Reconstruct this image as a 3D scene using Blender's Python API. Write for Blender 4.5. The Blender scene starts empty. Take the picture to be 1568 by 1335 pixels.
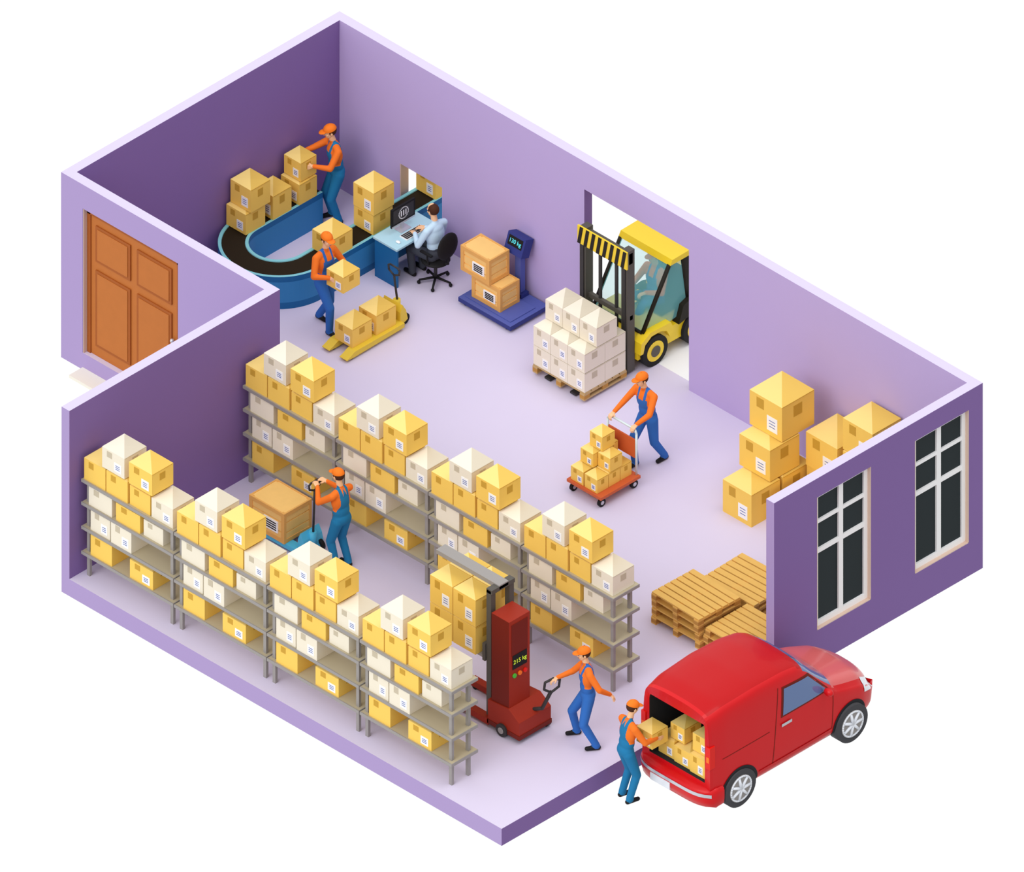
import bpy, math, random
import numpy as np
from mathutils import Vector, Matrix
random.seed(7)
PI=math.pi
def lin(c):
    c=c/255.0
    return c/12.92 if c<=.04045 else ((c+.055)/1.055)**2.4
def mat(name,rgb,rough=.75,metal=0.0,spec=.2,alpha=1.0,noise=0.0,nscale=3.0,coat=0.0,emit=0.0):
    m=bpy.data.materials.new(name); m.use_nodes=True
    nt=m.node_tree; b=nt.nodes['Principled BSDF']
    col=(lin(rgb[0]),lin(rgb[1]),lin(rgb[2]),1)
    b.inputs['Base Color'].default_value=col
    b.inputs['Roughness'].default_value=rough
    b.inputs['Metallic'].default_value=metal
    b.inputs['Specular IOR Level'].default_value=spec
    b.inputs['Alpha'].default_value=alpha
    b.inputs['Coat Weight'].default_value=coat
    if emit>0:
        b.inputs['Emission Color'].default_value=col
        b.inputs['Emission Strength'].default_value=emit
    if noise>0:
        tc=nt.nodes.new('ShaderNodeTexCoord'); n=nt.nodes.new('ShaderNodeTexNoise')
        n.inputs['Scale'].default_value=nscale; n.inputs['Detail'].default_value=3
        nt.links.new(tc.outputs['Object'],n.inputs['Vector'])
        mr=nt.nodes.new('ShaderNodeMapRange')
        mr.inputs['To Min'].default_value=1-noise; mr.inputs['To Max'].default_value=1+noise
        nt.links.new(n.outputs['Fac'],mr.inputs['Value'])
        vm=nt.nodes.new('ShaderNodeVectorMath'); vm.operation='SCALE'
        vm.inputs[0].default_value=col[:3]
        nt.links.new(mr.outputs['Result'],vm.inputs['Scale'])
        nt.links.new(vm.outputs['Vector'],b.inputs['Base Color'])
    return m

# ------------------------------------------------------------- materials
M_floor=mat('floor_paint',(217,208,232),.85,noise=.015,nscale=1.2)
M_top=mat('wall_cap_lit_tone',(212,202,228),.85)  # palest copy of the wall colour, overhead light put into the tone
M_lil=mat('wall_lilac_half_lit_tone',(190,171,218),.85,noise=.012,nscale=1.5)  # middle copy of the wall colour, half light put into the tone
M_lilx=mat('wall_exterior_lilac_dimmed',(172,152,200),.85,noise=.012,nscale=1.5)  # lilac darkened to offset the stronger light on outer faces
M_pur=mat('wall_purple_shaded_tone',(134,106,166),.85,noise=.012,nscale=1.5)  # darkest copy of the wall colour, shade of the side faces put into it
M_tan=mat('reveal_plaster',(220,194,176),.8)
M_apron=mat('apron_concrete',(246,246,248),.9)
M_step=mat('doorstep_stone',(240,236,222),.9)
M_white=mat('white_paint',(252,252,253),.5)
M_pane=mat('window_glass_dark',(26,38,42),.3,spec=.2)
M_door=mat('door_wood',(166,90,36),.6,noise=.06,nscale=6)
M_door2=mat('door_panel_wood',(190,112,50),.6,noise=.06,nscale=6)
M_cy=mat('carton_yellow',(250,207,100),.8,noise=.02)
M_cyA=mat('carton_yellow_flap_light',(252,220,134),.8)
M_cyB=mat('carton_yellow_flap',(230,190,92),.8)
M_cyT=mat('carton_yellow_tape',(206,160,58),.7)
M_cw=mat('carton_pale',(240,231,211),.8,noise=.02)
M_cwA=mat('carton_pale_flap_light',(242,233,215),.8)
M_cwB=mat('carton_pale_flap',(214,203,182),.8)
M_cwT=mat('carton_pale_tape',(202,190,166),.7)
M_label=mat('label_paper',(252,252,252),.6)
M_ink=mat('label_ink',(60,90,170),.6)
M_black=mat('black_rubber',(28,27,28),.6)
M_dark=mat('dark_steel',(62,60,60),.5,metal=.2)
M_post=mat('shelf_post_steel',(158,153,150),.5,metal=.1)
M_tray=mat('shelf_tray_steel',(186,174,146),.6)
M_wood=mat('crate_wood',(248,202,122),.7,noise=.05,nscale=8)
M_wood2=mat('crate_wood_frame',(232,174,96),.7,noise=.05,nscale=8)
M_pal=mat('pallet_wood',(228,182,98),.8,noise=.06,nscale=8)
M_pal2=mat('pallet_wood_block',(190,140,70),.8,noise=.06,nscale=8)
M_palg=mat('pallet_wood_aged',(196,166,118),.8,noise=.06,nscale=8)
M_belt=mat('conveyor_belt_rubber',(38,28,14),.8)
M_teal=mat('conveyor_rim',(134,204,214),.5)
M_cblue=mat('conveyor_panel_blue',(56,134,192),.5)
M_cblue2=mat('conveyor_panel_deep_blue',(28,102,160),.5)
M_desk=mat('desk_top',(180,220,234),.4)
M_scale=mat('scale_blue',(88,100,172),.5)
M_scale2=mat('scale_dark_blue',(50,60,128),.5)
M_cyan=mat('display_text_cyan',(90,220,230),.5,emit=.4)
M_lime=mat('display_text_lime',(200,220,60),.5,emit=.4)
M_jy=mat('jack_yellow',(232,200,62),.45,spec=.4)
M_jb=mat('jack_blue',(80,190,232),.45,spec=.4)
M_fy=mat('forklift_yellow',(247,212,34),.4,spec=.4,coat=.2)
M_fg=mat('forklift_grey',(92,88,82),.5,metal=.1)
M_fb=mat('forklift_black',(34,30,22),.5)
M_glass=mat('forklift_glass',(150,238,238),.15,spec=.4,alpha=.42)
M_or=mat('trolley_orange',(206,98,54),.5)
M_tube=mat('trolley_tube',(214,228,232),.4,metal=.1)
M_red=mat('stacker_red',(158,44,24),.5,spec=.2)
M_red2=mat('stacker_dark_red',(116,30,16),.55)
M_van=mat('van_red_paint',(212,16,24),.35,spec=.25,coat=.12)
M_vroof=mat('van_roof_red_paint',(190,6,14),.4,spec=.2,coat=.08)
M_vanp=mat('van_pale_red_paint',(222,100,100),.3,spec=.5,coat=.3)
M_vglass=mat('van_glass',(84,114,166),.1,spec=.8,coat=.5)
M_vint=mat('van_interior',(42,44,48),.8)
M_chrome=mat('van_silver',(206,208,216),.25,metal=.4)
M_tire=mat('tire_rubber',(72,72,76),.7)
M_lamp=mat('lamp_lens',(236,240,248),.2,spec=.5)
M_amber=mat('lamp_amber',(250,120,30),.3)
M_tail=mat('lamp_red',(230,30,20),.3)
M_green=mat('button_green',(80,190,60),.4)
M_skin=mat('skin',(244,194,150),.6)
M_orange=mat('work_shirt_orange',(244,122,40),.8)
M_cap=mat('cap_orange',(246,126,32),.6)
M_ovA=mat('overalls_blue',(52,110,190),.85)
M_ovB=mat('overalls_teal_blue',(34,122,172),.85)
M_shirt=mat('office_shirt',(200,228,246),.8)
M_trous=mat('trousers_charcoal',(70,74,84),.85)
M_shoe=mat('shoe_black',(26,24,26),.5)
M_hair=mat('hair_brown',(74,40,22),.7)
M_lip=mat('lips',(190,96,80),.6)
M_eye=mat('eye_white',(248,248,248),.4)

# ------------------------------------------------------------- mesh builder
class MB:
    def __init__(s): s.v=[];s.f=[];s.m=[];s.s=[];s.mats=[]
    def mi(s,mt):
        if mt not in s.mats: s.mats.append(mt)
        return s.mats.index(mt)
    def add(s,vs,fs,mt,smooth=False):
        o=len(s.v); s.v.extend([tuple(p) for p in vs])
        for i,f in enumerate(fs):
            s.f.append([o+k for k in f])
            s.m.append(s.mi(mt[i] if isinstance(mt,list) else mt)); s.s.append(smooth)
    def box(s,x0,x1,y0,y1,z0,z1,mt,M=None):
        vs=[(x0,y0,z0),(x1,y0,z0),(x1,y1,z0),(x0,y1,z0),(x0,y0,z1),(x1,y0,z1),(x1,y1,z1),(x0,y1,z1)]
        if M is not None: vs=[M@Vector(p) for p in vs]
        # order bottom, top, -y, +x, +y, -x
        s.add(vs,[(3,2,1,0),(4,5,6,7),(0,1,5,4),(1,2,6,5),(2,3,7,6),(3,0,4,7)],mt)
    def cyl(s,p0,p1,r0,mt,r1=None,seg=20,smooth=True,capm=None):
        if r1 is None: r1=r0
        p0=Vector(p0);p1=Vector(p1);d=(p1-p0)
        if d.length<1e-6: return
        d.normalize(); a=Vector((0,0,1)) if abs(d.z)<.9 else Vector((1,0,0))
        u=d.cross(a).normalized(); w=d.cross(u)
        vs=[]
        for k in range(seg):
            t=2*PI*k/seg; q=u*math.cos(t)+w*math.sin(t)
            vs.append(p0+q*r0)
        for k in range(seg):
            t=2*PI*k/seg; q=u*math.cos(t)+w*math.sin(t)
            vs.append(p1+q*r1)
        s.add(vs,[(k,(k+1)%seg,seg+(k+1)%seg,seg+k) for k in range(seg)],mt,smooth)
        o=len(s.v)-2*seg; cm=s.mi(capm or mt)
        s.f.append([o+k for k in range(seg)][::-1]); s.m.append(cm); s.s.append(False)
        s.f.append([o+seg+k for k in range(seg)]); s.m.append(cm); s.s.append(False)
    def sph(s,c,r,mt,M=None,nu=20,nv=12,keep=None):
        if not hasattr(r,'__len__'): r=(r,r,r)
        vs=[];fs=[]
        P=[]
        P.append(Vector((c[0],c[1],c[2]+r[2])))
        for j in range(1,nv):
            ph=PI*j/nv
            for i in range(nu):
                t=2*PI*i/nu
                P.append(Vector((c[0]+r[0]*math.sin(ph)*math.cos(t),c[1]+r[1]*math.sin(ph)*math.sin(t),c[2]+r[2]*math.cos(ph))))
        P.append(Vector((c[0],c[1],c[2]-r[2])))
        last=len(P)-1
        for i in range(nu): fs.append((0,1+i,1+(i+1)%nu))
        for j in range(nv-2):
            for i in range(nu):
                a=1+j*nu+i;b=1+j*nu+(i+1)%nu
                fs.append((a,a+nu,b+nu,b))
        for i in range(nu): fs.append((last,1+(nv-2)*nu+(i+1)%nu,1+(nv-2)*nu+i))
        if keep is not None:
            fs=[f for f in fs if keep(sum((P[k] for k in f),Vector())/len(f))]
        if M is not None: P=[M@p for p in P]
        s.add(P,fs,mt,True)
    def capsule(s,p0,p1,r0,r1,mt=None,seg=14):
        s.cyl(p0,p1,r0,mt,r1,seg); s.sph(p0,r0,mt,nu=seg,nv=8); s.sph(p1,r1,mt,nu=seg,nv=8)
    def tube(s,pts,r,mt,seg=12):
        for a,b in zip(pts[:-1],pts[1:]): s.cyl(a,b,r,mt,seg=seg)
        for p in pts[1:-1]: s.sph(p,r*1.0,mt,nu=seg,nv=8)
    def prism(s,poly,axis,a0,a1,mt,capm=None):
        # poly list of 2D; axis 'x': (y,z); 'y': (x,z); 'z':(x,y)
        def P(p,a):
            return {'x':(a,p[0],p[1]),'y':(p[0],a,p[1]),'z':(p[0],p[1],a)}[axis]
        n=len(poly)
        vs=[P(p,a0) for p in poly]+[P(p,a1) for p in poly]
        s.add(vs,[(k,(k+1)%n,n+(k+1)%n,n+k) for k in range(n)],mt)
        o=len(s.v)-2*n; cm=s.mi(capm or mt)
        s.f.append([o+k for k in range(n)][::-1]); s.m.append(cm); s.s.append(False)
        s.f.append([o+n+k for k in range(n)]); s.m.append(cm); s.s.append(False)
    def transform(s,M): s.v=[tuple(M@Vector(p)) for p in s.v]
    def obj(s,name,origin=None,parent=None,bevel=0,fix=True):
        if origin is None:
            A=np.array(s.v); origin=((A[:,0].min()+A[:,0].max())/2,(A[:,1].min()+A[:,1].max())/2,A[:,2].min())
        me=bpy.data.meshes.new(name)
        me.from_pydata([(p[0]-origin[0],p[1]-origin[1],p[2]-origin[2]) for p in s.v],[],s.f)
        for m in s.mats: me.materials.append(m)
        me.polygons.foreach_set('material_index',s.m)
        me.polygons.foreach_set('use_smooth',s.s)
        me.update()
        if fix:
            import bmesh
            bm=bmesh.new(); bm.from_mesh(me); bmesh.ops.recalc_face_normals(bm,faces=bm.faces); bm.to_mesh(me); bm.free()
        ob=bpy.data.objects.new(name,me); bpy.context.collection.objects.link(ob)
        ob.location=origin
        if parent is not None:
            ob.parent=parent; ob.matrix_parent_inverse=Matrix.Translation(-Vector(parent.location))
        if bevel>0:
            b=ob.modifiers.new('bevel','BEVEL'); b.width=bevel; b.segments=2; b.limit_method='ANGLE'; b.angle_limit=math.radians(50)
        return ob
def text(name,body,size,pos,plane,mt,parent,align='CENTER',tilt=0):
    cu=bpy.data.curves.new(name,'FONT'); cu.body=body; cu.size=size; cu.align_x=align; cu.align_y='CENTER'; cu.extrude=.002
    cu.materials.append(mt)
    ob=bpy.data.objects.new(name,cu); bpy.context.collection.objects.link(ob)
    if plane=='x': R=Matrix(((0,0,1,0),(1,0,0,0),(0,1,0,0),(0,0,0,1)))
    else: R=Matrix(((1,0,0,0),(0,0,-1,0),(0,1,0,0),(0,0,0,1)))
    R=R@Matrix.Rotation(tilt,4,'X')
    ob.parent=parent
    ob.matrix_parent_inverse=Matrix.Translation(-Vector(parent.location))
    ob.matrix_basis=Matrix.Translation(pos)@R
    return ob

# ------------------------------------------------------------- room shell
H=3.15; T=.17; XO=13.76; XI=XO-T; YF=-10.25; YE=-5.69; XS=4.40
def rects(u0,u1,z0,z1,holes):
    out=[];holes=sorted(holes);u=u0
    for (a,b,c,d) in holes:
        if a>u: out.append((u,a,z0,z1))
        if c>z0: out.append((a,b,z0,c))
        if d<z1: out.append((a,b,d,z1))
        u=b
    if u<u1: out.append((u,u1,z0,z1))
    return out
WM=[M_lil,M_top,M_lil,M_pur,M_lil,M_pur]  # per-face tones: light and shade put into the wall colour by direction
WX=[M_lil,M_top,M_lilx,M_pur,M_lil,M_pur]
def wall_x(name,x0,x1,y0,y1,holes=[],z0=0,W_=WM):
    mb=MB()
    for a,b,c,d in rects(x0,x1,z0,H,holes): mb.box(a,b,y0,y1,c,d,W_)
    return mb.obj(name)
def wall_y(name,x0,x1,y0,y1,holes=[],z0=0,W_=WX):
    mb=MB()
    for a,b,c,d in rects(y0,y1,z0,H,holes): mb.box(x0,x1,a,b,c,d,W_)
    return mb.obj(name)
mb=MB()
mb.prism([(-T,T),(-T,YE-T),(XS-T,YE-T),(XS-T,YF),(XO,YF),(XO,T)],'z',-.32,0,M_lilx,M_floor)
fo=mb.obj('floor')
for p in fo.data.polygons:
    if p.normal.x>.9:  # right side of the slab gets the shaded copy too
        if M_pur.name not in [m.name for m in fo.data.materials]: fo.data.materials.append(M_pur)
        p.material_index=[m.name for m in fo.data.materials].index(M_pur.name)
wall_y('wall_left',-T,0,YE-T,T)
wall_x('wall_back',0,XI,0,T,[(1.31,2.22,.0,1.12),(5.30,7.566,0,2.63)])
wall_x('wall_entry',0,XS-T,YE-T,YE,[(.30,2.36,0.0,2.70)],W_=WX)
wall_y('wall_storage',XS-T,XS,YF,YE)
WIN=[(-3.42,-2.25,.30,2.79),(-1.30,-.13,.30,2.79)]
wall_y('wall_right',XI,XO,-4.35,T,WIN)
mb=MB(); mb.box(5.3,7.6,T,2.4,-.12,0,M_apron); mb.obj('floor_apron')
mb=MB(); mb.box(.30,2.36,YE-T-.30,YE-T-.001,-.32,-.27,M_step); mb.obj('trim_doorstep')
# parcel hatch reveal
mb=MB(); mb.box(1.31,1.325,.002,T,.02,1.12,M_tan); mb.obj('trim_hatch')
for i,(y0,y1,z0,z1) in enumerate(WIN):
    mb=MB()
    xf0,xf1=XI+.05,XI+.105; e=.075
    mb.box(XI+.005,XO-.002,y1-.012,y1,z0,z1,M_tan); mb.box(XI+.005,XO-.002,y0,y1,z0,z0+.012,M_tan)
    mb.box(XI+.005,XO-.002,y0,y0+.012,z0,z1,M_tan)
    a0,a1,c0,c1=y0+.012,y1-.012,z0+.012,z1
    mb.box(xf0+.01,xf0+.02,a0,a1,c0,c1,M_pane)
    for (p,q) in ((a0,a0+e),(a1-e,a1),((a0+a1)/2-.045,(a0+a1)/2+.045)): mb.box(xf0,xf1,p,q,c0,c1,M_white)
    for (p,q) in ((c0,c0+e+.02),(c1-e,c1),(c0+1.36,c0+1.44),(c0+1.92,c0+1.98)): mb.box(xf0,xf1-.002,a0,a1,p,q,M_white)
    mb.obj('window_%d'%(i+1))
# entry door
mb=MB()
dx0,dx1,dz1=.305,2.355,2.695; yd=YE-.07
mb.box(dx0,dx0+.015,YE-T+.002,YE,0,dz1,M_tan)
mb.box(dx0+.015,dx0+.09,yd-.03,yd+.03,0,dz1,M_door); mb.box(dx1-.09,dx1,yd-.03,yd+.03,0,dz1,M_door); mb.box(dx0+.015,dx1,yd-.03,yd+.03,dz1-.1,dz1,M_door)
mb.box(dx0+.09,dx1-.09,yd-.01,yd+.03,0,dz1-.1,M_door2)
def dpanel(x0,x1,z0,z1):
    mb.box(x0,x1,yd-.035,yd-.01,z0,z1,M_door)
    mb.box(x0+.05,x1-.05,yd-.045,yd-.034,z0+.05,z1-.05,M_door2)
xm=(dx0+dx1)/2
for (a,b) in ((dx0+.2,xm-.07),(xm+.07,dx1-.2)):
    dpanel(a,b,1.78,2.45); dpanel(a,b,.2,1.62)
mb.sph((dx1-.16,yd-.06,1.15),.035,M_chrome)
mb.obj('door_1',bevel=.006)

# ------------------------------------------------------------- cartons
def carton(mb,x,y,z,w,d,h,k='y',label=True):
    S,A,B,Tp={'y':(M_cy,M_cyA,M_cyB,M_cyT),'w':(M_cw,M_cwA,M_cwB,M_cwT)}[k]
    x1,y1,z1=x+w,y+d,z+h
    vs=[(x,y,z),(x1,y,z),(x1,y1,z),(x,y1,z),(x,y,z1),(x1,y,z1),(x1,y1,z1),(x,y1,z1),(x+w/2,y+d/2,z1+.008)]
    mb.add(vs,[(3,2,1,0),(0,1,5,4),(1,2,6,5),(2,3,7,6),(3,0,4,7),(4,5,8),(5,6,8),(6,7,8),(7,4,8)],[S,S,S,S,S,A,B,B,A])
    e=.004
    # tape strips down the sides
    mb.box(x1,x1+e,y+d*.36,y+d*.62,z1-h*.46,z1-h*.14,Tp)
    mb.box(x+w*.22,x+w*.44,y-e,y,z1-h*.36,z1-h*.08,Tp)
    mb.box(x1,x1+e*.7,y+.01,y1-.01,z1-.012,z1-.004,Tp)
    if label:
        a,b=x+w*.54,x+w*.86; c,dd=z+h*.14,z+h*.56
        mb.box(a,b,y-e,y,c,dd,M_label)
        for t in (.3,.5,.7):
            zz=c+(dd-c)*t; mb.box(a+(b-a)*.2,b-(b-a)*.2,y-e-.001,y-e,zz-.006,zz+.006,M_ink)
def cartons(name,lst,origin=None):
    mb=MB()
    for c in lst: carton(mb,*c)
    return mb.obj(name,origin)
def crate(mb,x,y,z,w,d,h):
    mb.box(x+.025,x+w-.025,y+.025,y+d-.025,z+.015,z+h-.01,M_wood)
    n=3
    for i in range(n):
        a=z+h*i/n+.012;b=z+h*(i+1)/n-.012
        mb.box(x+.012,x+w-.012,y+.012,y+d-.012,a,b,M_wood)
    t=.07
    for (xa,xb) in ((x,x+t),(x+w-t,x+w)):
        for (ya,yb) in ((y,y+t*.7),(y+d-t*.7,y+d)): mb.box(xa,xb,ya,yb,z,z+h,M_wood2)
    for za in (z,z+h-t):
        for (ya,yb) in ((y,y+.03),(y+d-.03,y+d)): mb.box(x+.001,x+w-.001,ya+.001,yb-.001,za+.001,za+t-.001,M_wood2)
        for (xa,xb) in ((x,x+.03),(x+w-.03,x+w)): mb.box(xa+.0015,xb-.0015,y+.002,y+d-.002,za+.0015,za+t-.0015,M_wood2)
    a,b=x+w*.42,x+w*.82;c,dd=z+h*.25,z+h*.62
    mb.box(a,b,y-.006,y+.012,c,dd,M_label)
    for tt in (.2,.4,.6,.8):
        zz=c+(dd-c)*tt; mb.box(a+.03,b-.03,y-.008,y-.006,zz-.011,zz+.011,M_black)
def pallet(mb,x,y,z,w,d,m1,m2,axis='x',n=6,h=.14):
    t=.025
    if axis=='x':
        for i in range(n):
            a=y+(d/(n))*i; mb.box(x,x+w,a+.012,a+d/n-.012,z+h-t,z+h,m1)
        for a in (x,x+w/2-.05,x+w-.1):
            mb.box(a,a+.1,y,y+d,z+h-2*t,z+h-t,m1); mb.box(a,a+.1,y,y+d,z,z+t,m1)
            for b in (y,y+d/2-.06,y+d-.12): mb.box(a,a+.1,b,b+.12,z+t,z+h-2*t,m2)
# ------------------------------------------------------------- shelves
def shelf(x0,y0):
    mb=MB(); L=1.98
    for px in (x0+.05,x0+L-.12):
        for py in (y0,y0+.36): mb.box(px,px+.06,py,py+.05,0,1.84,M_post)
    for z in (.43,.90,1.35,1.78):
        mb.box(x0,x0+L,y0-.06,y0+.50,z,z+.03,M_tray)
        mb.box(x0,x0+L,y0-.075,y0-.06,z-.02,z+.035,M_post); mb.box(x0+L,x0+L+.012,y0-.075,y0+.50,z-.02,z+.035,M_post)
    mb.obj('storage_shelf')
    y=y0-.04
    B=[(x0+.03,y,1.812,.46,.46,.40,'y',False),(x0+.51,y,1.812,.46,.46,.40,'y',False),(x0+1.0,y+.02,1.812,.44,.44,.36,'y',False),
       (x0+.42,y+.0,2.235,.48,.48,.38,'w'),(x0+1.02,y-.02,2.235,.50,.46,.40,'y'),(x0+1.47,y+.02,1.812,.46,.46,.36,'w'),
       (x0+.13,y,1.382,.50,.46,.36,'w',False),(x0+.72,y,1.382,.52,.46,.33,'y',False),(x0+1.3,y+.02,1.382,.42,.42,.3,'w',False),
       (x0+.17,y,.932,.42,.44,.40,'w'),(x0+.63,y-.02,.932,.44,.44,.40,'w'),
       (x0+.17,y,.462,.46,.46,.38,'y',False),(x0+1.02,y,.462,.5,.46,.34,'y')]
    cartons('cardboard_boxes',B)
for r in (-9.98,-6.48):
    for i in range(4): shelf(4.46+i*2.01,r)

# ------------------------------------------------------------- conveyor
mb=MB()
xc,yc,R,r=.95,-2.27,.93,.46; zt=.60
path=[]
path.append(((xc-R,-.85),(xc-r,-.85)))
N=36
for k in range(N+1):
    t=PI+PI*k/N; c,s_=math.cos(t),math.sin(t)
    path.append(((xc+R*c,yc+R*s_),(xc+r*c,yc+r*s_)))
path.append(((xc+R,.95),(xc+r,.95)))
secs=[]
for (o,i) in path:
    o=Vector((o[0],o[1],0));i=Vector((i[0],i[1],0)); w=(i-o); wl=w.length; u=w/wl
    def at(d,z): q=o+u*d; return (q.x,q.y,z)
    secs.append([at(0,0),at(0,.12),at(0,zt-.10),at(0,zt),at(.05,zt),at(.055,zt-.015),at(wl-.055,zt-.015),at(wl-.05,zt),at(wl,zt),at(wl,zt-.1),at(wl,0)])
ms=[M_cblue2,M_cblue,M_cblue2,M_teal,M_teal,M_belt,M_teal,M_teal,M_cblue2,M_cblue,M_cblue2]
n=len(secs[0])
for j in range(n-1):
    vs=[];fs=[]
    for s_ in secs: vs+= [s_[j],s_[j+1]]
    for k in range(len(secs)-1): fs.append((2*k,2*k+2,2*k+3,2*k+1))
    mb.add(vs,fs,ms[j],False)
mb.add(secs[0],[tuple(range(n))],M_cblue); mb.add(secs[-1],[tuple(range(n))],M_cblue)
mb.obj('conveyor_belt',fix=False)
zb=zt+.002
cartons('cardboard_box_stack',[(.05,-2.50,zb,.42,.42,.38,'y'),(.06,-2.42,zb+.393,.44,.42,.42,'y')])
cartons('cardboard_box',[(.08,-1.92,zb,.40,.40,.44,'y')])
cartons('cardboard_box',[(.09,-1.36,zb,.40,.38,.38,'y')])
cartons('cardboard_box_stack',[(1.43,-1.12,zb,.42,.42,.36,'y'),(1.43,-1.13,zb+.375,.44,.44,.42,'y')])
cartons('cardboard_box',[(1.43,-2.02,zb,.43,.44,.36,'y')])
cartons('cardboard_box',[(1.44,.22,zb,.42,.44,.42,'y')])
cartons('cardboard_box',[(.10,-1.30,1.00,.36,.34,.34,'y')])

# ------------------------------------------------------------- desk + computer
mb=MB()
DX0,DX1,DY0,DY1=2.0,2.52,-1.28,-.34
mb.box(DX0,DX1,DY0,DY1,.70,.74,M_desk)
mb.box(DX0+.02,DX1-.02,DY0+.02,DY0+.06,0,.70,M_cblue2)
mb.box(DX0+.02,DX1-.02,DY1-.06,DY1-.02,0,.70,M_cblue2)
mb.box(DX0+.02,DX0+.05,DY0+.06,DY1-.06,.1,.70,M_cblue)
mb.obj('office_desk',bevel=.005)
mb=MB()
mb.box(2.10,2.26,-.92,-.70,.742,.755,M_chrome); mb.box(2.15,2.18,-.84,-.78,.755,.88,M_chrome)
mb.box(2.16,2.195,-1.06,-.56,.86,1.20,M_black); mb.box(2.195,2.198,-1.03,-.59,.92,1.17,M_dark)
mb.box(2.195,2.199,-1.06,-.56,.86,.89,M_chrome)
for t in (-.05,0,.05): mb.box(2.198,2.2,-.81+t-.01,-.81+t+.01,1.0,1.10,M_label)
for k in range(24):
    t=2*PI*k/24; mb.box(2.198,2.2,-.81+.10*math.cos(t)-.008,-.81+.10*math.cos(t)+.008,1.05+.10*math.sin(t)-.008,1.05+.10*math.sin(t)+.008,M_label)
mb.obj('computer_monitor')
mb=MB(); mb.box(2.30,2.46,-1.0,-.56,.742,.758,M_white)
for i in range(11):
    for j in range(4): mb.box(2.312+j*.036,2.34+j*.036,-.985+i*.038,-.955+i*.038,.758,.764,M_dark)
mb.obj('computer_keyboard')
mb=MB(); mb.sph((2.40,-1.13,.757),(.045,.028,.018),M_white,nu=16,nv=8); mb.obj('computer_mouse')
# office chair
mb=MB(); cx,cy=2.80,-.72
for k in range(5):
    t=2*PI*k/5+.3; e=(cx+.26*math.cos(t),cy+.26*math.sin(t))
    mb.cyl((cx,cy,.10),(e[0],e[1],.07),.022,M_black,.016); mb.sph((e[0],e[1],.032),(.03,.03,.032),M_black,nu=10,nv=8)
mb.cyl((cx,cy,.08),(cx,cy,.42),.028,M_dark)
mb.sph((cx,cy,.43),(.23,.23,.05),M_black)
mb.tube([(cx+.15,cy,.42),(cx+.27,cy,.48),(cx+.27,cy,.70)],.02,M_black)
mb.sph((cx+.26,cy,.80),(.045,.22,.24),M_black)
for sy in (-.23,.23): mb.tube([(cx+.05,cy+sy*.8,.43),(cx+.05,cy+sy,.55),(cx+.05,cy+sy,.66)],.014,M_black); mb.box(cx-.09,cx+.15,cy+sy-.025,cy+sy+.025,.65,.675,M_black)
mb.obj('office_chair')

# ------------------------------------------------------------- platform scale
mb=MB()
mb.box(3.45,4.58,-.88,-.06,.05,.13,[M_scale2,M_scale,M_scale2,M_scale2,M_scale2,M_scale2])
mb.box(3.52,4.50,-.80,-.26,.13,.145,M_scale)
for a in (3.55,4.45):
    for b in (-.80,-.14): mb.cyl((a,b,0),(a,b,.05),.04,M_black)
mb.box(4.0,4.12,-.20,-.10,.13,.92,M_scale); mb.box(3.94,4.18,-.24,-.08,.13,.20,M_scale2)
Md=Matrix.Translation((4.05,-.16,1.06))@Matrix.Rotation(math.radians(-20),4,'X')
mb.box(-.19,.19,-.10,.08,-.16,.16,M_scale2,Md); mb.box(-.15,.15,-.104,-.10,-.04,.12,M_black,Md)
sc=mb.obj('platform_scale',bevel=.006)
t_=text('readout','130 kg',.095,(0,0,0),'y',M_cyan,sc)
t_.matrix_basis=Md@Matrix.Translation((0,-.108,.04))@Matrix.Rotation(PI/2,4,'X')
mb=MB(); crate(mb,3.60,-.74,.146,.62,.42,.42); mb.obj('wooden_crate')
mb=MB(); crate(mb,3.40,-.78,.57,.62,.44,.46); mb.obj('wooden_crate')

# ------------------------------------------------------------- pallet jacks
def jack(M,col,top,forkL=1.15):
    mb=MB()
    for s_ in (-1,1):
        mb.prism([(-forkL,.09),(-forkL-.08,.06),(-forkL-.08,.05),(-forkL+.05,.04),(0.02,.06),(.02,.14),(-forkL+.1,.14)],'x',s_*.19-.08,s_*.19+.08,col)
        mb.cyl((s_*.19-.05,-forkL+.06,.045),(s_*.19+.05,-forkL+.06,.045),.045,M_black)
        mb.cyl((s_*.13-.03,.14,.10),(s_*.13+.03,.14,.10),.10,M_black); mb.cyl((s_*.13-.032,.14,.10),(s_*.13+.032,.14,.10),.045,col)
    mb.prism([(0,.05),(0,.30),(.05,.42),(.12,.30),(.16,.12)],'x',-.20,.20,col)
    mb.cyl((0,.12,.15),(0,.12,.40),.06,col)
    t=Vector(top); b=Vector((0,.13,.38))
    mb.cyl(b,t-Vector((0,0,.16)),.018,M_dark)
    q=t-Vector((0,0,.17))
    mb.tube([q,q+Vector((-.11,.0,.06)),t+Vector((-.12,0,-.03)),t+Vector((-.08,0,0)),t+Vector((.08,0,0)),t+Vector((.12,0,-.03)),q+Vector((.11,0,.06)),q],.016,M_dark)
    mb.transform(M)
    return mb.obj('hand_pallet_truck')
jack(Matrix.Translation((3.10,-1.98,0)),M_jy,(0,.06,1.05))
cartons('cardboard_boxes',[(2.90,-3.0,.142,.38,.42,.34,'y'),(2.92,-2.5,.142,.38,.42,.36,'y')])
jack(Matrix.Translation((6.42,-7.12,0))@Matrix.Rotation(-PI/2,4,'Z'),M_jb,(0,.16,1.36),1.25)
mb=MB(); crate(mb,5.46,-7.42,.142,.76,.60,.56); mb.obj('wooden_crate')

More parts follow.
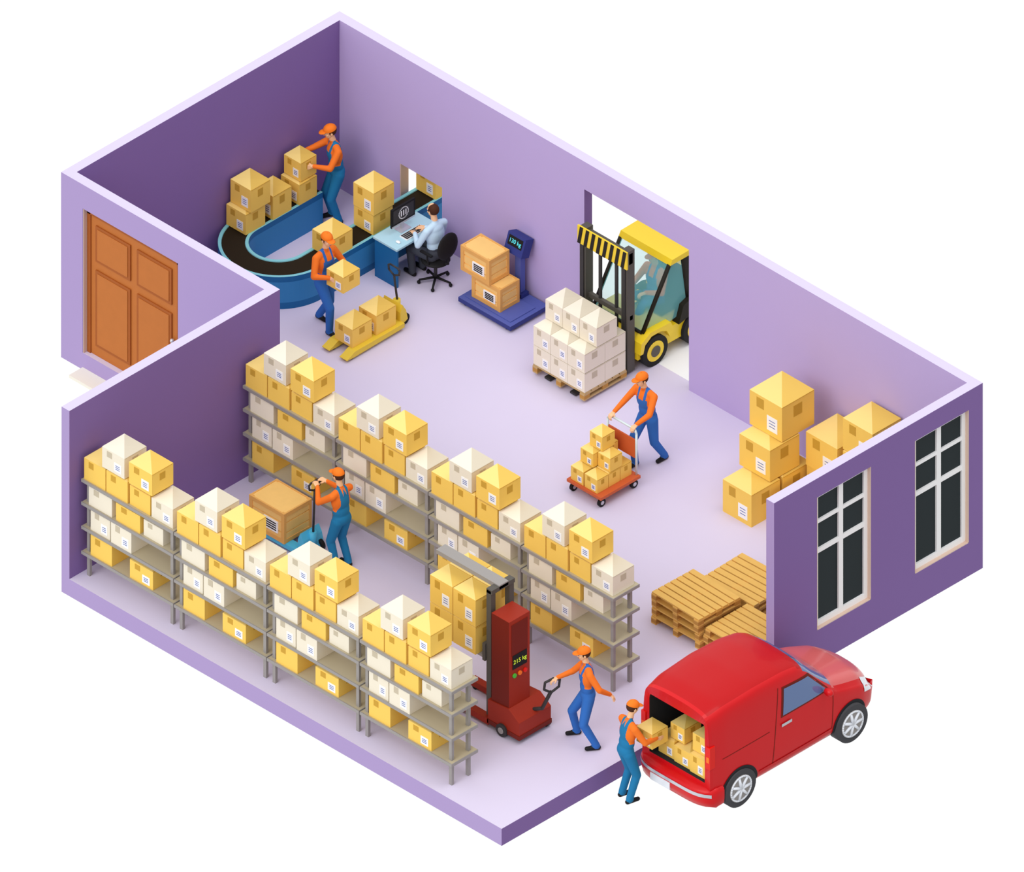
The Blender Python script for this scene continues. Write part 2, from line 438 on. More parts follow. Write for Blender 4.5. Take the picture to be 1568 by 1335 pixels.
# ------------------------------------------------------------- forklift
mb=MB()
X0,X1=5.52,6.70
for px in (5.60,6.50):
    mb.box(px,px+.13,-.40,-.24,.04,2.30,M_fg); mb.box(px+.03,px+.10,-.42,-.40,.10,2.0,M_dark)
mb.box(5.60,6.63,-.36,-.28,2.05,2.25,M_fg); mb.box(5.6,6.63,-.34,-.28,1.0,1.08,M_fg)
mb.box(5.62,6.61,-.46,-.40,.10,.20,M_dark); mb.box(5.62,6.61,-.46,-.40,.45,.55,M_dark)
# chevron header
mb.box(5.58,6.65,-.43,-.40,2.0,2.32,M_fy)
ns=8
for k in range(ns):
    a=5.58+1.07*k/ns; w=1.07/ns*.5
    mb.prism([(a,2.0),(a+w,2.0),(a+w+.06,2.32),(a+.06,2.32)],'y',-.436,-.43,M_fb)
for fx in (5.80,6.35): mb.box(fx,fx+.12,-1.36,-.44,.02,.055,M_dark); mb.box(fx,fx+.12,-.48,-.44,.02,.6,M_dark)
mb.cyl((5.95,-.30,.1),(5.95,-.30,2.1),.03,M_dark); mb.cyl((6.3,-.30,.1),(6.3,-.30,2.1),.03,M_dark)
# chassis
mb.prism([(-.22,.22),(-.22,.52),(-.05,.66),(.40,.66),(.50,.50),(1.0,.50),(1.15,.98),(1.75,.98),(1.92,.75),(1.92,.30),(1.7,.2)],'x',X0+.1,X1-.02,M_fy)
mb.prism([(-.24,.36),(-.22,.56),(-.02,.68),(.42,.66),(.50,.46),(.40,.40),(.33,.54),(.20,.60),(.0,.60),(-.14,.5),(-.18,.36)],'x',X1-.12,X1+.06,M_fy)
mb.prism([(.62,.50),(.72,.80),(1.05,.92),(1.75,.95),(1.75,.70),(1.1,.60)],'x',X1-.12,X1+.03,M_fb)
for wx in (X1-.16,X0+.02):
    for (wy,wr) in ((.10,.27),(.98,.27)):
        mb.cyl((wx,wy,wr),(wx+.2,wy,wr),wr,M_black,seg=28)
        mb.cyl((wx-.004,wy,wr),(wx+.206,wy,wr),wr*.66,M_fy,seg=24); mb.cyl((wx-.008,wy,wr),(wx+.215,wy,wr),wr*.36,M_fg,seg=16)
# cabin
ra,rb,rz=.50,1.20,1.64
mb.prism([(ra-.02,rz),(ra+.03,rz+.09),(rb-.05,rz+.10),(rb+.02,rz+.02),(rb+.02,rz)],'x',X0+.04,X1-.02,M_fy)
for px in (X0+.07,X1-.06):
    mb.tube([(px,-.08,.64),(px,ra,rz)],.035,M_fb); mb.tube([(px,1.28,.95),(px,rb-.02,rz)],.035,M_fb)
    mb.tube([(px,-.08,.64),(px,.45,.52)],.03,M_fb)
mb.tube([(X0+.07,-.08,.64),(X1-.06,-.08,.64)],.03,M_fb)
mb.add([(X0+.09,-.08,.66),(X1-.08,-.08,.66),(X1-.08,ra-.01,rz),(X0+.09,ra-.01,rz)],[(0,1,2,3)],M_glass)
mb.add([(X1-.06,-.05,.66),(X1-.06,.45,.56),(X1-.06,.90,.62),(X1-.06,.78,rz),(X1-.06,ra,rz)],[(0,1,2,3,4)],M_glass)
mb.tube([(X1-.06,.92,.60),(X1-.06,.78,rz)],.03,M_fb)
mb.add([(X1-.055,.92,.60),(X1-.055,1.28,.95),(X1-.055,rb,rz),(X1-.055,.78,rz)],[(0,1,2,3)],M_fb)
mb.box(5.85,6.40,.58,1.0,.52,.60,M_fb); mb.box(5.85,6.40,.95,1.06,.6,1.2,M_fb)
mb.cyl((6.1,.05,.66),(6.1,.26,.90),.025,M_fb)
pts=[(6.1+.15*math.cos(t),.28+.10*math.sin(t),.92+.11*math.sin(t)) for t in [2*PI*k/16 for k in range(17)]]
mb.tube(pts,.014,M_fb,8)
mb.obj('forklift')
mb=MB(); pallet(mb,5.58,-1.40,.056,1.12,.92,M_palg,M_pal2); mb.obj('wooden_pallet')
L=[]
z0=.20;bw,bd,bh=.365,.44,.35
for lv in range(2):
    for i in range(3):
        for j in range(2): L.append((5.585+i*(bw+.006),-1.385+j*(bd+.006),z0+lv*(bh+.014),bw,bd,bh,'w'))
for i in range(3): L.append((5.585+i*(bw+.006),-1.385+.26,z0+2*(bh+.014),bw,bd,bh,'w'))
cartons('cardboard_boxes',L)

# ------------------------------------------------------------- trolley
mb=MB(); tx0,tx1,ty0,ty1=8.12,8.86,-3.20,-2.34
mb.box(tx0,tx1,ty0,ty1,.17,.22,M_or)
for a in (tx0+.07,tx1-.07):
    for b in (ty0+.08,ty1-.08):
        mb.cyl((a-.025,b,.07),(a+.025,b,.07),.07,M_black); mb.cyl((a-.028,b,.07),(a+.028,b,.07),.035,M_chrome); mb.box(a-.035,a+.035,b-.03,b+.03,.13,.17,M_dark)
hy=ty1-.03
mb.tube([(tx0+.06,hy,.2),(tx0+.06,hy,.98),(tx0+.12,hy+.02,1.03),(tx1-.12,hy+.02,1.03),(tx1-.06,hy,.98),(tx1-.06,hy,.2)],.02,M_tube)
mb.box(tx0+.08,tx1-.08,hy-.012,hy+.012,.52,.86,M_or)
mb.obj('platform_trolley')
L=[]
for i in range(2):
    for j in range(3): L.append((8.17+i*.30,-3.16+j*.252,.222,.27,.24,.25,'y'))
L+= [(8.2,-2.98,.485,.27,.27,.25,'y'),(8.48,-2.88,.485,.26,.26,.25,'y'),(8.2,-2.69,.485,.27,.25,.25,'y'),(8.26,-2.84,.75,.27,.27,.26,'y')]
cartons('cardboard_boxes',L)

# ------------------------------------------------------------- big carton pile
cartons('large_cardboard_boxes',[
 (10.20,-1.90,0,.62,.62,.60,'y'),(10.20,-1.22,0,.62,.60,.60,'y'),(10.12,-1.46,.615,.66,.64,.58,'y'),
 (10.06,-1.18,1.21,.70,.70,.64,'y'),(10.86,-.74,0,.64,.66,.62,'y'),(10.86,-.76,.635,.68,.68,.62,'y'),
 (10.90,-1.50,0,.62,.62,.46,'y'),(11.60,-.72,0,.62,.62,.62,'y'),(11.60,-.70,.635,.62,.62,.60,'y'),(11.58,-.68,1.25,.64,.62,.58,'y'),
 (11.60,-1.42,0,.6,.6,.6,'y')])
# ------------------------------------------------------------- pallets
def stack(x,y,w,d,n,ang=0):
    mb=MB()
    for i in range(n):
        mbb=MB(); pallet(mbb,-w/2,-d/2,0,w,d,M_pal,M_pal2,n=7)
        mbb.transform(Matrix.Translation((x+w/2+random.uniform(-.03,.03),y+d/2+random.uniform(-.03,.03),i*.142))@Matrix.Rotation(ang+random.uniform(-.03,.03),4,'Z'))
        o=len(mb.v); mb.v+=mbb.v; mb.f+=[[o+k for k in f] for f in mbb.f]; mb.m+=[mb.mi(mbb.mats[k]) for k in mbb.m]; mb.s+=mbb.s
    mb.obj('wooden_pallet_stack')
stack(11.52,-4.74,1.04,.90,4); stack(11.62,-3.78,1.10,.92,3); stack(12.60,-4.68,.90,.92,3)

# ------------------------------------------------------------- electric stacker
mb=MB()
bx0,bx1,by0,by1=11.70,12.38,-8.49,-7.80
mb.prism([(bx0,.08),(bx0,.52),(bx0+.45,.56),(bx1,.40),(bx1,.08)],'y',by0,by1,M_red)
mb.box(bx0-.01,bx1+.01,by0-.01,by1+.01,.08,.16,M_red2)
mb.box(11.76,12.14,-8.47,-8.02,.52,2.16,[M_red2,M_red,M_red2,M_red,M_red,M_red])
mb.box(12.14,12.146,-8.42,-8.07,1.50,2.08,M_red2)
mb.box(12.146,12.152,-8.40,-8.09,1.24,1.50,M_black)
for i,m_ in enumerate((M_green,M_amber,M_tail)): mb.cyl((12.14,-8.36+i*.115,1.12),(12.165,-8.36+i*.115,1.12),.038,m_)
# mast, carriage, forks and top arm
mb.box(11.60,11.70,-8.42,-8.32,.08,2.50,M_fg); mb.box(11.60,11.70,-8.02,-7.92,.08,2.50,M_fg)
mb.box(10.35,11.72,-8.26,-8.06,2.46,2.54,M_post); mb.box(11.60,11.72,-8.42,-7.92,2.44,2.52,M_fg)
mb.box(11.54,11.60,-8.45,-7.85,1.16,1.48,M_fg)
for a in (-8.42,-8.02): mb.box(10.25,11.56,a,a+.12,1.18,1.225,M_post)
for a in (-8.50,-7.94): mb.box(10.75,11.72,a,a+.13,.05,.16,M_red); mb.cyl((10.85,a+.01,.05),(10.85,a+.12,.05),.05,M_black)
mb.cyl((12.02,-8.53,.11),(12.02,-8.46,.11),.11,M_dark); mb.cyl((12.02,-8.54,.11),(12.02,-8.46,.11),.055,M_post)
mb.cyl((12.3,-7.86,.08),(12.3,-7.79,.08),.08,M_dark)
mb.tube([(12.3,-8.1,.44),(12.44,-8.05,.50),(12.56,-7.98,.84)],.03,M_dark)
q=Vector((12.56,-7.98,.82))
mb.tube([q,q+Vector((-.05,-.10,.08)),q+Vector((-.03,-.10,.22)),q+Vector((.03,.02,.27)),q+Vector((.07,.12,.22)),q+Vector((.05,.12,.08)),q],.02,M_dark)
st=mb.obj('electric_pallet_stacker',bevel=.008)
text('readout','215 kg',.105,(12.156,-8.245,1.37),'x',M_lime,st)
L=[]
for i in range(2):
    for j in range(2):
        L.append((10.46+i*.50,-8.50+j*.42,1.228,.485,.41,.50,'y')); L.append((10.46+i*.50,-8.50+j*.42,1.743,.485,.41,.50,'y'))
cartons('cardboard_boxes',L)

# ------------------------------------------------------------- van
VX,VY,VZ=14.79,-7.50,-.33
ys=[.06,.30,1.0,1.6,1.95,2.12,2.40,2.72,3.0,3.35,3.62,3.78]
ws=[.745,.77,.785,.785,.78,.78,.775,.765,.75,.71,.62,.46]
wt=[.66,.69,.71,.70,.68,.66,.64,.64,.62,.56,.42,.28]
zs=[1.90,1.96,2.00,1.98,1.92,1.83,1.54,1.24,1.15,1.03,.86,.64]
zl=[.24,.20,.20,.20,.20,.20,.20,.20,.20,.20,.22,.30]
def ip(a,y):
    # smooth-ish interpolation
    e=.06
    return (np.interp(y-e,ys,a)+np.interp(y,ys,a)*2+np.interp(y+e,ys,a))/4
def section(y):
    w,t,z,b=ip(ws,y),ip(wt,y),ip(zs,y),ip(zl,y)
    belt=min(1.05,z-.22)
    half=[(0,b),(w*.80,b),(w*.97,b+.10),(w,b+.30),(w*.985,max(belt,b+.34)),((w*.5+t*.5),z-.18 if z-.18>belt+.02 else belt+.04),(t*.93,z-.03),(t*.45,z+.02),(0,z+.025)]
    pts=half+[(-x,zz) for x,zz in half[-2:0:-1]]
    for _ in range(2):
        out=[]
        for k in range(len(pts)):
            a=pts[k];c=pts[(k+1)%len(pts)]
            out.append((a[0]*.75+c[0]*.25,a[1]*.75+c[1]*.25)); out.append((a[0]*.25+c[0]*.75,a[1]*.25+c[1]*.75))
        pts=out
    return pts
def side_x(y,z):
    best=0;P=section(y)
    for k in range(len(P)):
        a=P[k];c=P[(k+1)%len(P)]
        if a[0]>0 and (a[1]-z)*(c[1]-z)<=0 and a[1]!=c[1]:
            t=(z-a[1])/(c[1]-a[1]); best=max(best,a[0]+t*(c[0]-a[0]))
    return best
mb=MB()
NY=72; yy=[.06+(3.78-.06)*k/(NY-1) for k in range(NY)]
S=[section(y) for y in yy]; n=len(S[0])
vs=[(p[0],y,p[1]) for y,P in zip(yy,S) for p in P]
fs=[];mt=[]
for k in range(NY-1):
    ym=(yy[k]+yy[k+1])/2; zt_=ip(zs,ym)
    for j in range(n):
        j2=(j+1)%n
        fs.append((k*n+j,k*n+j2,(k+1)*n+j2,(k+1)*n+j))
        zc=(S[k][j][1]+S[k][j2][1])/2
        m_=M_van
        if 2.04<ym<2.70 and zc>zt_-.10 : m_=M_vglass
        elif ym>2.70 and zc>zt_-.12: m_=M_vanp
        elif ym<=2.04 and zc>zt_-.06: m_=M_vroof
        mt.append(m_)
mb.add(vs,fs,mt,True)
# nose cap
o=[(p[0],3.78,p[1]) for p in S[-1]]; cx_=(0,3.80,.48)
mb.add(o+[cx_],[(j,(j+1)%n,n) for j in range(n)],M_van,True)
# rear ring + interior
P0=S[0]; inner=[]
ztop=1.70;zbot=.62
for p in P0:
    x=max(-.60,min(.60,p[0]*.88)); z=max(zbot,min(ztop,p[1]*.92+.04)); inner.append((x,z))
vs=[(p[0],.06,p[1]) for p in P0]+[(p[0]*.985,.0,p[1]*.985+.01) for p in P0]+[(p[0],.02,p[1]) for p in inner]+[(p[0],1.35,p[1]) for p in inner]
fs=[];mt=[]
for a,mm in ((0,M_van),(1,M_van),(2,M_vint)):
    for j in range(n):
        j2=(j+1)%n; fs.append((a*n+j,a*n+j2,(a+1)*n+j2,(a+1)*n+j)); mt.append(mm)
fs.append(tuple(3*n+j for j in range(n))); mt.append(M_vint)
mb.add(vs,fs,mt,False)
def patch(c00,c10,c11,c01,m_,off=.006,side=1,nu=8,nv=5):
    vs=[];fs=[]
    for a in range(nu+1):
        for b_ in range(nv+1):
            u=a/nu;v=b_/nv
            y=(c00[0]*(1-u)+c10[0]*u)*(1-v)+(c01[0]*(1-u)+c11[0]*u)*v
            z=(c00[1]*(1-u)+c10[1]*u)*(1-v)+(c01[1]*(1-u)+c11[1]*u)*v
            vs.append((side*(side_x(y,z)+off),y,z))
    for a in range(nu):
        for b_ in range(nv):
            k=a*(nv+1)+b_; fs.append((k,k+nv+1,k+nv+2,k+1))
    mb.add(vs,fs,m_,True)
for sd in (1,-1):
    patch((1.50,1.18),(2.60,1.16),(2.16,1.66),(1.54,1.72),M_red2,.004,sd)
    patch((1.54,1.21),(2.53,1.19),(2.14,1.62),(1.58,1.68),M_vglass,.010,sd)
    patch((1.30,.42),(1.315,.42),(1.47,1.74),(1.455,1.74),M_red2,.003,sd,2,10)
    patch((2.60,.42),(2.615,.42),(2.66,1.08),(2.645,1.08),M_red2,.003,sd,2,8)
    patch((1.30,.42),(2.60,.42),(2.60,.432),(1.30,.432),M_red2,.003,sd,10,1)
    patch((.25,1.02),(1.25,1.04),(1.25,1.052),(.25,1.032),M_red2,.003,sd,10,1)
    patch((1.50,1.02),(1.72,1.02),(1.72,1.07),(1.50,1.07),M_chrome,.02,sd,2,1)
    patch((1.02,.40),(2.60,.40),(2.60,.44),(1.02,.44),M_van,.012,sd,20,1)
    patch((3.38,.70),(3.70,.58),(3.66,.72),(3.40,.90),M_lamp,.010,sd,6,4)
for wy in (.60,3.02):
    for sd in (1,-1):
        A=[]
        for k in range(25):
            t=-.25+ (PI+.5)*k/24; A.append((wy+.39*math.cos(t),.33+.39*math.sin(t)))
        A=[p for p in A if p[1]>.21]
        vs=[(sd*(side_x(wy,.4)+.006),wy,.33)]+[(sd*(side_x(min(p[0],3.6),max(.24,p[1]))+.008),p[0],p[1]) for p in A]
        mb.add(vs,[(0,k,k+1) for k in range(1,len(A))],M_vint,True)
        xo=sd*.80; xi=sd*.60
        mb.cyl((xi,wy,.33),(xo,wy,.33),.33,M_tire,seg=36)
        mb.cyl((xi,wy,.33),(xo+sd*.006,wy,.33),.235,M_post,seg=32)
        for k in range(7):
            t=2*PI*k/7; c=Vector((xo+sd*.01,wy,.33)); d=Vector((0,math.cos(t),math.sin(t)))
            mb.cyl(c,c+d*.20,.03,M_lamp,.022,seg=8)
        mb.cyl((xo,wy,.33),(xo+sd*.03,wy,.33),.055,M_chrome)
        pts=[(xo+sd*.008,wy+.215*math.cos(2*PI*k/32),.33+.215*math.sin(2*PI*k/32)) for k in range(33)]
        mb.tube(pts,.016,M_lamp,8)
for sd in (1,-1):
    mb.box(sd*.70-.045,sd*.70+.045,-.014,.10,.94,1.34,M_tail); mb.box(sd*.70-.03,sd*.70+.03,-.020,0,1.06,1.16,M_amber)
    mb.sph((sd*.84,2.46,1.22),(.09,.06,.065),M_van)
# rear bumper wrapped round to the sides, silver strip, plate
bp=[(-.79,.24),(-.79,.12)]
for k in range(17):
    x=-.77+1.54*k/16; bp.append((x,-.10+.14*(abs(x)/.77)**5))
bp+=[(.79,.12),(.79,.24)]
vs=[];fs=[]
prof=[(.06,.20),(-.01,.24),(-.035,.34),(-.035,.48),(-.01,.53),(.12,.55)]
nb=len(prof)
for (x,y) in bp:
    for (dy,z) in prof:
        if abs(x)>.78: vs.append((x-(dy*.5 if x>0 else -dy*.5),y,z))
        else: vs.append((x,y+dy,z))
for k in range(len(bp)-1):
    for j in range(nb-1):
        a=k*nb+j; fs.append((a,a+1,a+nb+1,a+nb))
mb.add(vs,fs,M_van,True)
vs=[];fs=[]
for (x,y) in bp[2:-2]:
    vs+= [(x,y-.042,.42),(x,y-.042,.48)]
for k in range(16): fs.append((2*k,2*k+1,2*k+3,2*k+2))
mb.add(vs,fs,M_chrome,True)
mb.box(-.42,.0,-.145,-.125,.27,.40,M_lamp)
mb.box(-.6,.6,.10,3.5,.16,.24,M_vint)
mb.transform(Matrix.Translation((VX,VY,VZ)))
mb.obj('delivery_van',fix=False)
fz=VZ+.625
cartons('cardboard_boxes',[(VX-.50,VY+.12,fz,.34,.40,.32,'y'),(VX-.14,VY+.10,fz,.34,.40,.30,'y'),(VX+.22,VY+.08,fz,.32,.40,.34,'y'),
  (VX+.20,VY+.16,fz+.355,.34,.40,.32,'y'),(VX-.16,VY+.55,fz,.34,.40,.32,'y'),(VX+.20,VY+.60,fz,.34,.40,.32,'y'),(VX-.30,VY+.18,fz+.335,.30,.36,.28,'y')])

# ------------------------------------------------------------- people
def remesh(mb,vox,it):
    me=bpy.data.meshes.new('tmp'); me.from_pydata(mb.v,[],mb.f); me.update()
    ob=bpy.data.objects.new('tmp',me); bpy.context.collection.objects.link(ob)
    r_=ob.modifiers.new('r','REMESH'); r_.mode='VOXEL'; r_.voxel_size=vox
    s_=ob.modifiers.new('s','SMOOTH'); s_.factor=.5; s_.iterations=it
    dg=bpy.context.evaluated_depsgraph_get(); ev=ob.evaluated_get(dg); em=ev.to_mesh()
    V=np.empty(len(em.vertices)*3); em.vertices.foreach_get('co',V); V=V.reshape(-1,3).copy()
    F=[list(p.vertices) for p in em.polygons]
    ev.to_mesh_clear(); bpy.data.objects.remove(ob); bpy.data.meshes.remove(me)
    return V,F
def ik(a,t,l1,l2,hint):
    a=Vector(a);t=Vector(t);d=t-a;L=d.length
    mx=(l1+l2)*.995
    if L>mx: t=a+d*(mx/L); d=t-a; L=mx
    u=d/L; x=(l1*l1-l2*l2+L*L)/(2*L); hgt=math.sqrt(max(0,l1*l1-x*x))
    h=Vector(hint); h=h-u*h.dot(u); h.normalize()
    return a+u*x+h*hgt, t
def hand(w,d,nrm,right,curl):
    mb=MB(); d=d.normalized(); nrm=(nrm-d*nrm.dot(d)).normalized()
    s_=d.cross(nrm) if right else nrm.cross(d)   # thumb side
    mb.capsule(w-d*.03,w+d*.02,.026,.026,seg=12)
    for i,(L,rr) in enumerate(((.074,.0098),(.082,.010),(.076,.0096),(.060,.0086))):
        k=w+d*(.088-.004*abs(i-1))+s_*((1.5-i)*.0205)
        mb.capsule(w+s_*((1.5-i)*.011),k,.017,.0135,seg=10)
        p=k;a=curl*.55
        for seg_,fr in ((0,.45),(1,.31),(2,.24)):
            dd=d*math.cos(a)+nrm*math.sin(a)
            q=p+dd*(L*fr*1.05); mb.capsule(p,q,rr*(1-.07*seg_),rr*(1-.07*(seg_+1)),seg=10); p=q; a+=curl*.75
    p=w+d*.022+s_*.018; q=p+(d*.55+s_*.75+nrm*.25).normalized()*.042; mb.capsule(p,q,.015,.0125,seg=10)
    r2=q+(d*.8+s_*.25+nrm*(.3+.3*curl)).normalized()*.034; mb.capsule(q,r2,.0125,.0095,seg=10)
    return mb
def person(name,pos,face,hR,hL,fR,fL,hip=.935,lean=4,yaw=0,pitch=8,shirt=M_orange,pants=M_ovA,cap=True,hair=M_hair,bib=True,palm='in',curl=.7,footyaw=(0,0),seat=False):
    th=math.atan2(face[1],face[0])-PI/2
    Tm=Matrix.Translation(pos)@Matrix.Rotation(th,4,'Z'); Ti=Tm.inverted()
    lo=lambda p: Ti@Vector(p)
    ln=math.radians(lean)
    Pv=Vector((0,0,hip)); Mt=Matrix.Translation(Pv)@Matrix.Rotation(-ln,4,'X'); Mti=Mt.inverted()
    tl=lambda x,y,z: Mt@Vector((x,y,z))
    body=MB(); bones=[]
    # trunk
    body.sph((0,-.005,.0),(.165,.120,.13),None,Mt,24,16); body.sph((0,.0,.14),(.150,.112,.17),None,Mt,24,16)
    body.sph((0,.0,.33),(.175,.118,.21),None,Mt,24,16); body.sph((0,-.01,.44),(.150,.095,.11),None,Mt,24,16)
    body.capsule(tl(-.155,-.01,.475),tl(0,-.01,.515),.060,.062); body.capsule(tl(.155,-.01,.475),tl(0,-.01,.515),.060,.062)
    body.capsule(tl(0,-.01,.50),tl(0,.02,.66),.056,.050)
    bones.append((tl(0,0,0),tl(0,0,.45),.15,'torso')); bones.append((tl(-.13,-.01,.49),tl(.13,-.01,.49),.06,'torso'))
    bones.append((tl(0,-.005,.585),tl(0,.02,.66),.045,'skin'))
    # legs
    for sx,ft,fy in ((1,fR,footyaw[0]),(-1,fL,footyaw[1])):
        g=lo(ft); hp=Vector((sx*.088,0,hip-.04)); an=Vector((g.x,g.y,g.z+.085))
        kn,an=ik(hp,an,.43,.42,(sx*.08,1,.15))
        body.capsule(hp,kn,.098,.072); body.capsule(kn,an,.070,.058)
        bones.append((hp,kn,.085,'pants')); bones.append((kn,an+Vector((0,0,.0)),.062,'pants'))
        cy_,sy_=math.cos(fy),math.sin(fy); fd=Vector((-sy_,cy_,0))
        h_=an+Vector((0,0,-.043))-fd*.035; t_=an+Vector((0,0,-.047))+fd*.15
        body.capsule(h_,t_,.042,.036); body.capsule(h_+fd*.03+Vector((0,0,.02)),h_+fd*.1+Vector((0,0,.008)),.042,.038)
        bones.append((h_-Vector((0,0,.0)),t_,.040,'shoe'))
    hands=[]
    for sx,ht in ((1,hR),(-1,hL)):
        tg=lo(ht); sh=tl(sx*.185,-.01,.465)
        w0=tg+(sh-tg).normalized()*.075
        el,wr=ik(sh,w0,.285,.255,(sx*.75,-.35,-.9))
        body.capsule(sh,el,.062,.050); body.capsule(el,wr,.050,.036)
        bones.append((sh,el,.056,'shirt')); bones.append((el,wr,.044,'shirt'))
        fdir=(wr-el).normalized(); d=(fdir+(tg-wr).normalized()*.8).normalized()
        nr=Vector((-sx,0,-.15)) if palm=='in' else Vector((0,.35,-1))
        if abs(d.dot(nr.normalized()))>.9: nr=Vector((-sx*.5,1,0))
        hands.append(hand(wr+d*.01,d,nr,sx>0,curl))
    V,F=remesh(body,.011,4)
    C=np.array([V[f].mean(0) for f in F])
    D=[]
    for (a,b,r_,tg) in bones:
        a=np.array(a);b=np.array(b);ab=b-a
        t=np.clip(((C-a)@ab)/(ab@ab),0,1); q=a+t[:,None]*ab
        D.append(np.linalg.norm(C-q,axis=1)-r_)
    idx=np.argmin(np.array(D),axis=0)
    Mi=np.array(Mti); L=C@Mi[:3,:3].T+Mi[:3,3]
    out=MB(); ms=[]
    for i in range(len(F)):
        tg=bones[idx[i]][3]
        if tg=='skin': m_=M_skin
        elif tg=='shoe': m_=M_shoe
        elif tg=='pants': m_=pants
        elif tg=='shirt': m_=shirt
        else:
            x,y,z=L[i]; ax=abs(x); m_=shirt
            if z>.60: m_=M_skin
            elif z<.12: m_=pants
            elif bib:
                if z<.17: m_=pants
                if y>0:
                    if (ax<.112 and z<.40) or (.05<ax<.092): m_=pants
                else:
                    if ax<.155-.36*(z-.12) or (z>.30 and .04<ax<.09): m_=pants
            elif z>.5 and ax<.03 and y>0: m_=M_skin
        ms.append(m_)
    out.add(V,F,ms,True)
    for hm in hands:
        V,F=remesh(hm,.0042,2); out.add(V,F,M_skin,True)
    # head
    Mh=Matrix.Translation(tl(0,.035,.755))@Matrix.Rotation(math.radians(yaw),4,'Z')@Matrix.Rotation(-math.radians(pitch),4,'X')
    hd=MB()
    hd.sph((0,-.012,.022),(.077,.095,.094),None); hd.sph((0,.025,-.045),(.056,.062,.070),None); hd.sph((0,.03,-.088),(.032,.038,.026),None)
    hd.capsule((0,.082,.008),(0,.100,-.022),.007,.013,seg=10); hd.sph((0,.070,.022),(.055,.02,.012),None)
    for s_ in (-1,1): hd.sph((s_*.078,-.005,-.012),(.011,.020,.031),None,nu=12,nv=10); hd.sph((s_*.036,.060,-.030),(.022,.02,.02),None)
    V,F=remesh(hd,.006,2)
    V=np.array([Mh@Vector(p) for p in V]); out.add(V,F,M_skin,True)
    for s_ in (-1,1):
        out.sph((s_*.030,.078,.002),(.014,.009,.008),M_eye,Mh,12,8); out.sph((s_*.030,.085,.002),(.006,.004,.007),M_hair,Mh,10,6)
        out.sph((s_*.030,.086,.020),(.018,.006,.0045),hair,Mh,10,6)
    out.sph((0,.087,-.056),(.022,.006,.0055),M_lip,Mh,12,6)
    out.sph((0,-.022,.018),(.085,.094,.096),hair,Mh,28,18,keep=lambda c:(c.y<.012 and c.z>-.055) or c.z>.062)
    for s_ in (-1,1): out.sph((s_*.074,.018,.012),(.008,.012,.028),hair,Mh,8,8)
    if cap:
        out.sph((0,-.012,.038),(.090,.108,.092),M_cap,Mh,28,18,keep=lambda c:c.z>.036)
        out.sph((0,-.012,.042),(.092,.110,.012),M_cap,Mh,28,6)
        out.sph((0,.100,.042),(.066,.072,.010),M_cap,Mh,24,6); out.sph((0,-.012,.131),.01,M_cap,Mh,8,6)
    out.transform(Tm)
    return out.obj(name,tuple(pos),fix=False)

W='warehouse_worker'
# conveyor worker lifting a parcel
person(W,(.56,-.62,0),(-.45,-.90),(.07,-1.12,1.18),(.49,-1.14,1.18),(.44,-.60,0),(.66,-.68,0),lean=6,pants=M_ovB,palm='in',curl=.25,pitch=14)
# worker carrying a parcel
person(W,(2.43,-2.76,0),(1,0),(2.80,-2.955,1.12),(2.80,-2.565,1.12),(2.64,-2.86,0),(2.22,-2.66,0),hip=.91,lean=2,palm='in',curl=.25,yaw=-10)
cartons('cardboard_box',[(2.66,-2.94,1.0,.36,.36,.30,'y')])
# trolley worker
person(W,(8.50,-1.82,0),(0,-1),(8.24,-2.36,1.05),(8.74,-2.36,1.05),(8.40,-2.0,0),(8.60,-1.56,0),hip=.905,lean=8,palm='down',curl=1.0,yaw=-10)
# pallet-truck worker
person(W,(7.12,-7.08,0),(-1,0),(6.66,-7.02,1.37),(6.66,-7.20,1.37),(7.16,-6.97,0),(7.12,-7.19,0),lean=3,palm='down',curl=1.0,pants=M_ovB)
# stacker worker
person(W,(13.05,-7.68,0),(-.55,-.83),(12.60,-7.96,1.07),(13.42,-7.50,.92),(12.80,-7.66,0),(13.30,-7.74,0),hip=.90,lean=2,palm='down',curl=.8)
# van loader
person(W,(14.22,-8.02,VZ),(.25,.97),(14.56,-7.62,.76),(14.20,-7.58,.76),(14.34,-8.06,VZ),(14.12,-8.0,VZ),lean=7,palm='in',curl=.25,pants=M_ovB,pitch=18)
cartons('cardboard_box',[(14.21,-7.78,.64,.34,.34,.28,'y')])
# seated clerk
person('office_clerk',(2.80,-.72,0),(-1,0),(2.44,-.64,.79),(2.44,-.86,.79),(2.42,-.62,0),(2.42,-.84,0),hip=.57,lean=2,shirt=M_shirt,pants=M_trous,cap=False,bib=False,palm='down',curl=.35,pitch=10)
# forklift driver
person('forklift_driver',(6.12,.72,0),(0,-1),(5.98,.30,.96),(6.26,.30,.96),(6.02,.14,.36),(6.22,.14,.36),hip=.70,lean=0,palm='down',curl=1.0,pitch=5)

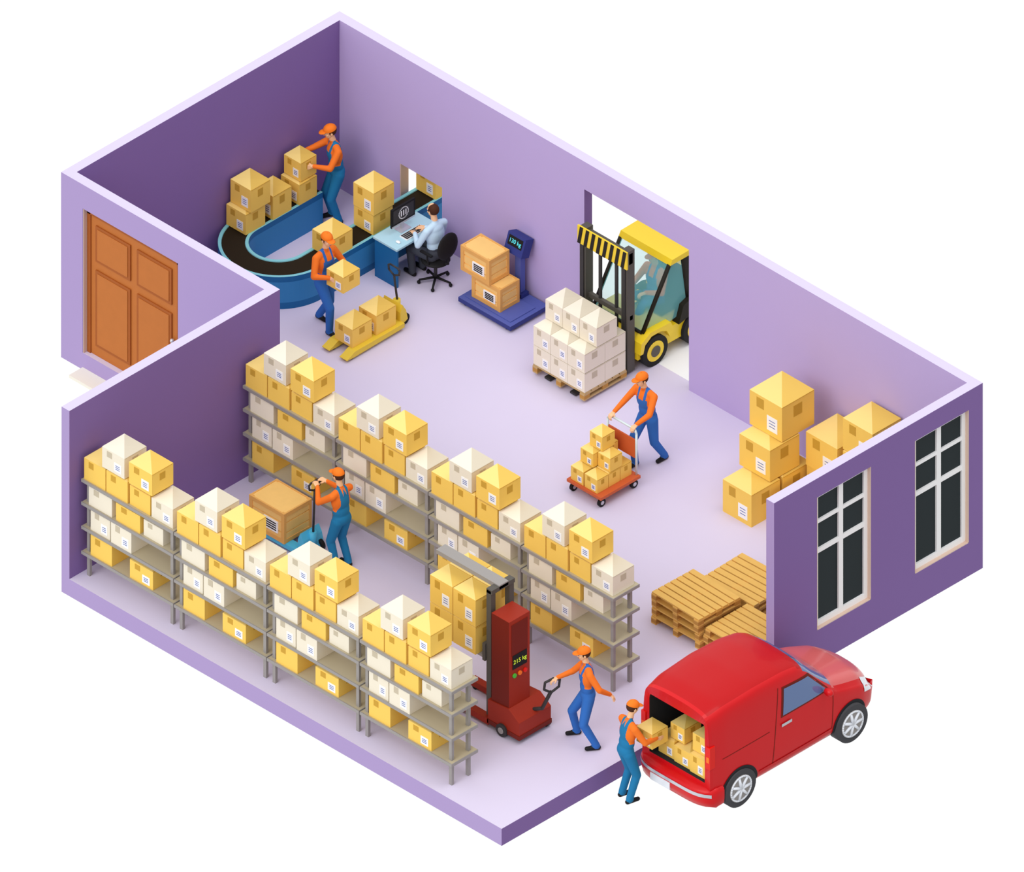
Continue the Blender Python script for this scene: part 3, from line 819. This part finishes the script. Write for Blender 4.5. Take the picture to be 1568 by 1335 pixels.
# ------------------------------------------------------------- light
w=bpy.data.worlds.new('studio_sky'); bpy.context.scene.world=w; w.use_nodes=True
nt=w.node_tree; nt.nodes.clear()
tc=nt.nodes.new('ShaderNodeTexCoord'); sp=nt.nodes.new('ShaderNodeSeparateXYZ'); nt.links.new(tc.outputs['Generated'],sp.inputs[0])
m1=nt.nodes.new('ShaderNodeMapRange'); m1.interpolation_type='SMOOTHSTEP'
m1.inputs['From Min'].default_value=-.40; m1.inputs['From Max'].default_value=.35; m1.inputs['To Min'].default_value=1.04; m1.inputs['To Max'].default_value=.58
nt.links.new(sp.outputs['X'],m1.inputs['Value'])
m2=nt.nodes.new('ShaderNodeMapRange'); m2.interpolation_type='SMOOTHSTEP'
m2.inputs['From Min'].default_value=.25; m2.inputs['From Max'].default_value=.85; m2.inputs['To Min'].default_value=0; m2.inputs['To Max'].default_value=1
nt.links.new(sp.outputs['Z'],m2.inputs['Value'])
mx=nt.nodes.new('ShaderNodeMix'); mx.data_type='FLOAT'
nt.links.new(m2.outputs['Result'],mx.inputs['Factor']); nt.links.new(m1.outputs['Result'],mx.inputs[2]); mx.inputs[3].default_value=1.0
bg=nt.nodes.new('ShaderNodeBackground'); bg.inputs['Color'].default_value=(1,1,1,1)
nt.links.new(mx.outputs[0],bg.inputs['Strength'])
wo=nt.nodes.new('ShaderNodeOutputWorld'); nt.links.new(bg.outputs[0],wo.inputs['Surface'])
def sun(name,d,e,ang):
    sl=bpy.data.lights.new(name,'SUN'); sl.energy=e; sl.angle=math.radians(ang)
    so=bpy.data.objects.new(name,sl); bpy.context.collection.objects.link(so)
    so.rotation_euler=Vector(d).to_track_quat('Z','Y').to_euler(); so.location=(6,-4,12)
sun('sun_high',(.25,.14,1),.36,20)
sun('fill_front',(.16,-1,.92),1.25,45)  # added fill light to brighten front-facing walls, not a real second sun
# ------------------------------------------------------------- camera
cam=bpy.data.cameras.new('camera'); co=bpy.data.objects.new('camera',cam); bpy.context.collection.objects.link(co)
cam.type='ORTHO'; cam.ortho_scale=15.68; cam.clip_end=200
co.location=Vector((6.51,-2.775,0))+Vector((1,-1,1))*25
co.rotation_euler=(math.atan(math.sqrt(2)),0,PI/4)
bpy.context.scene.camera=co
vs_=bpy.context.scene.view_settings; vs_.view_transform='Standard'; vs_.look='None'; vs_.exposure=0; vs_.gamma=1
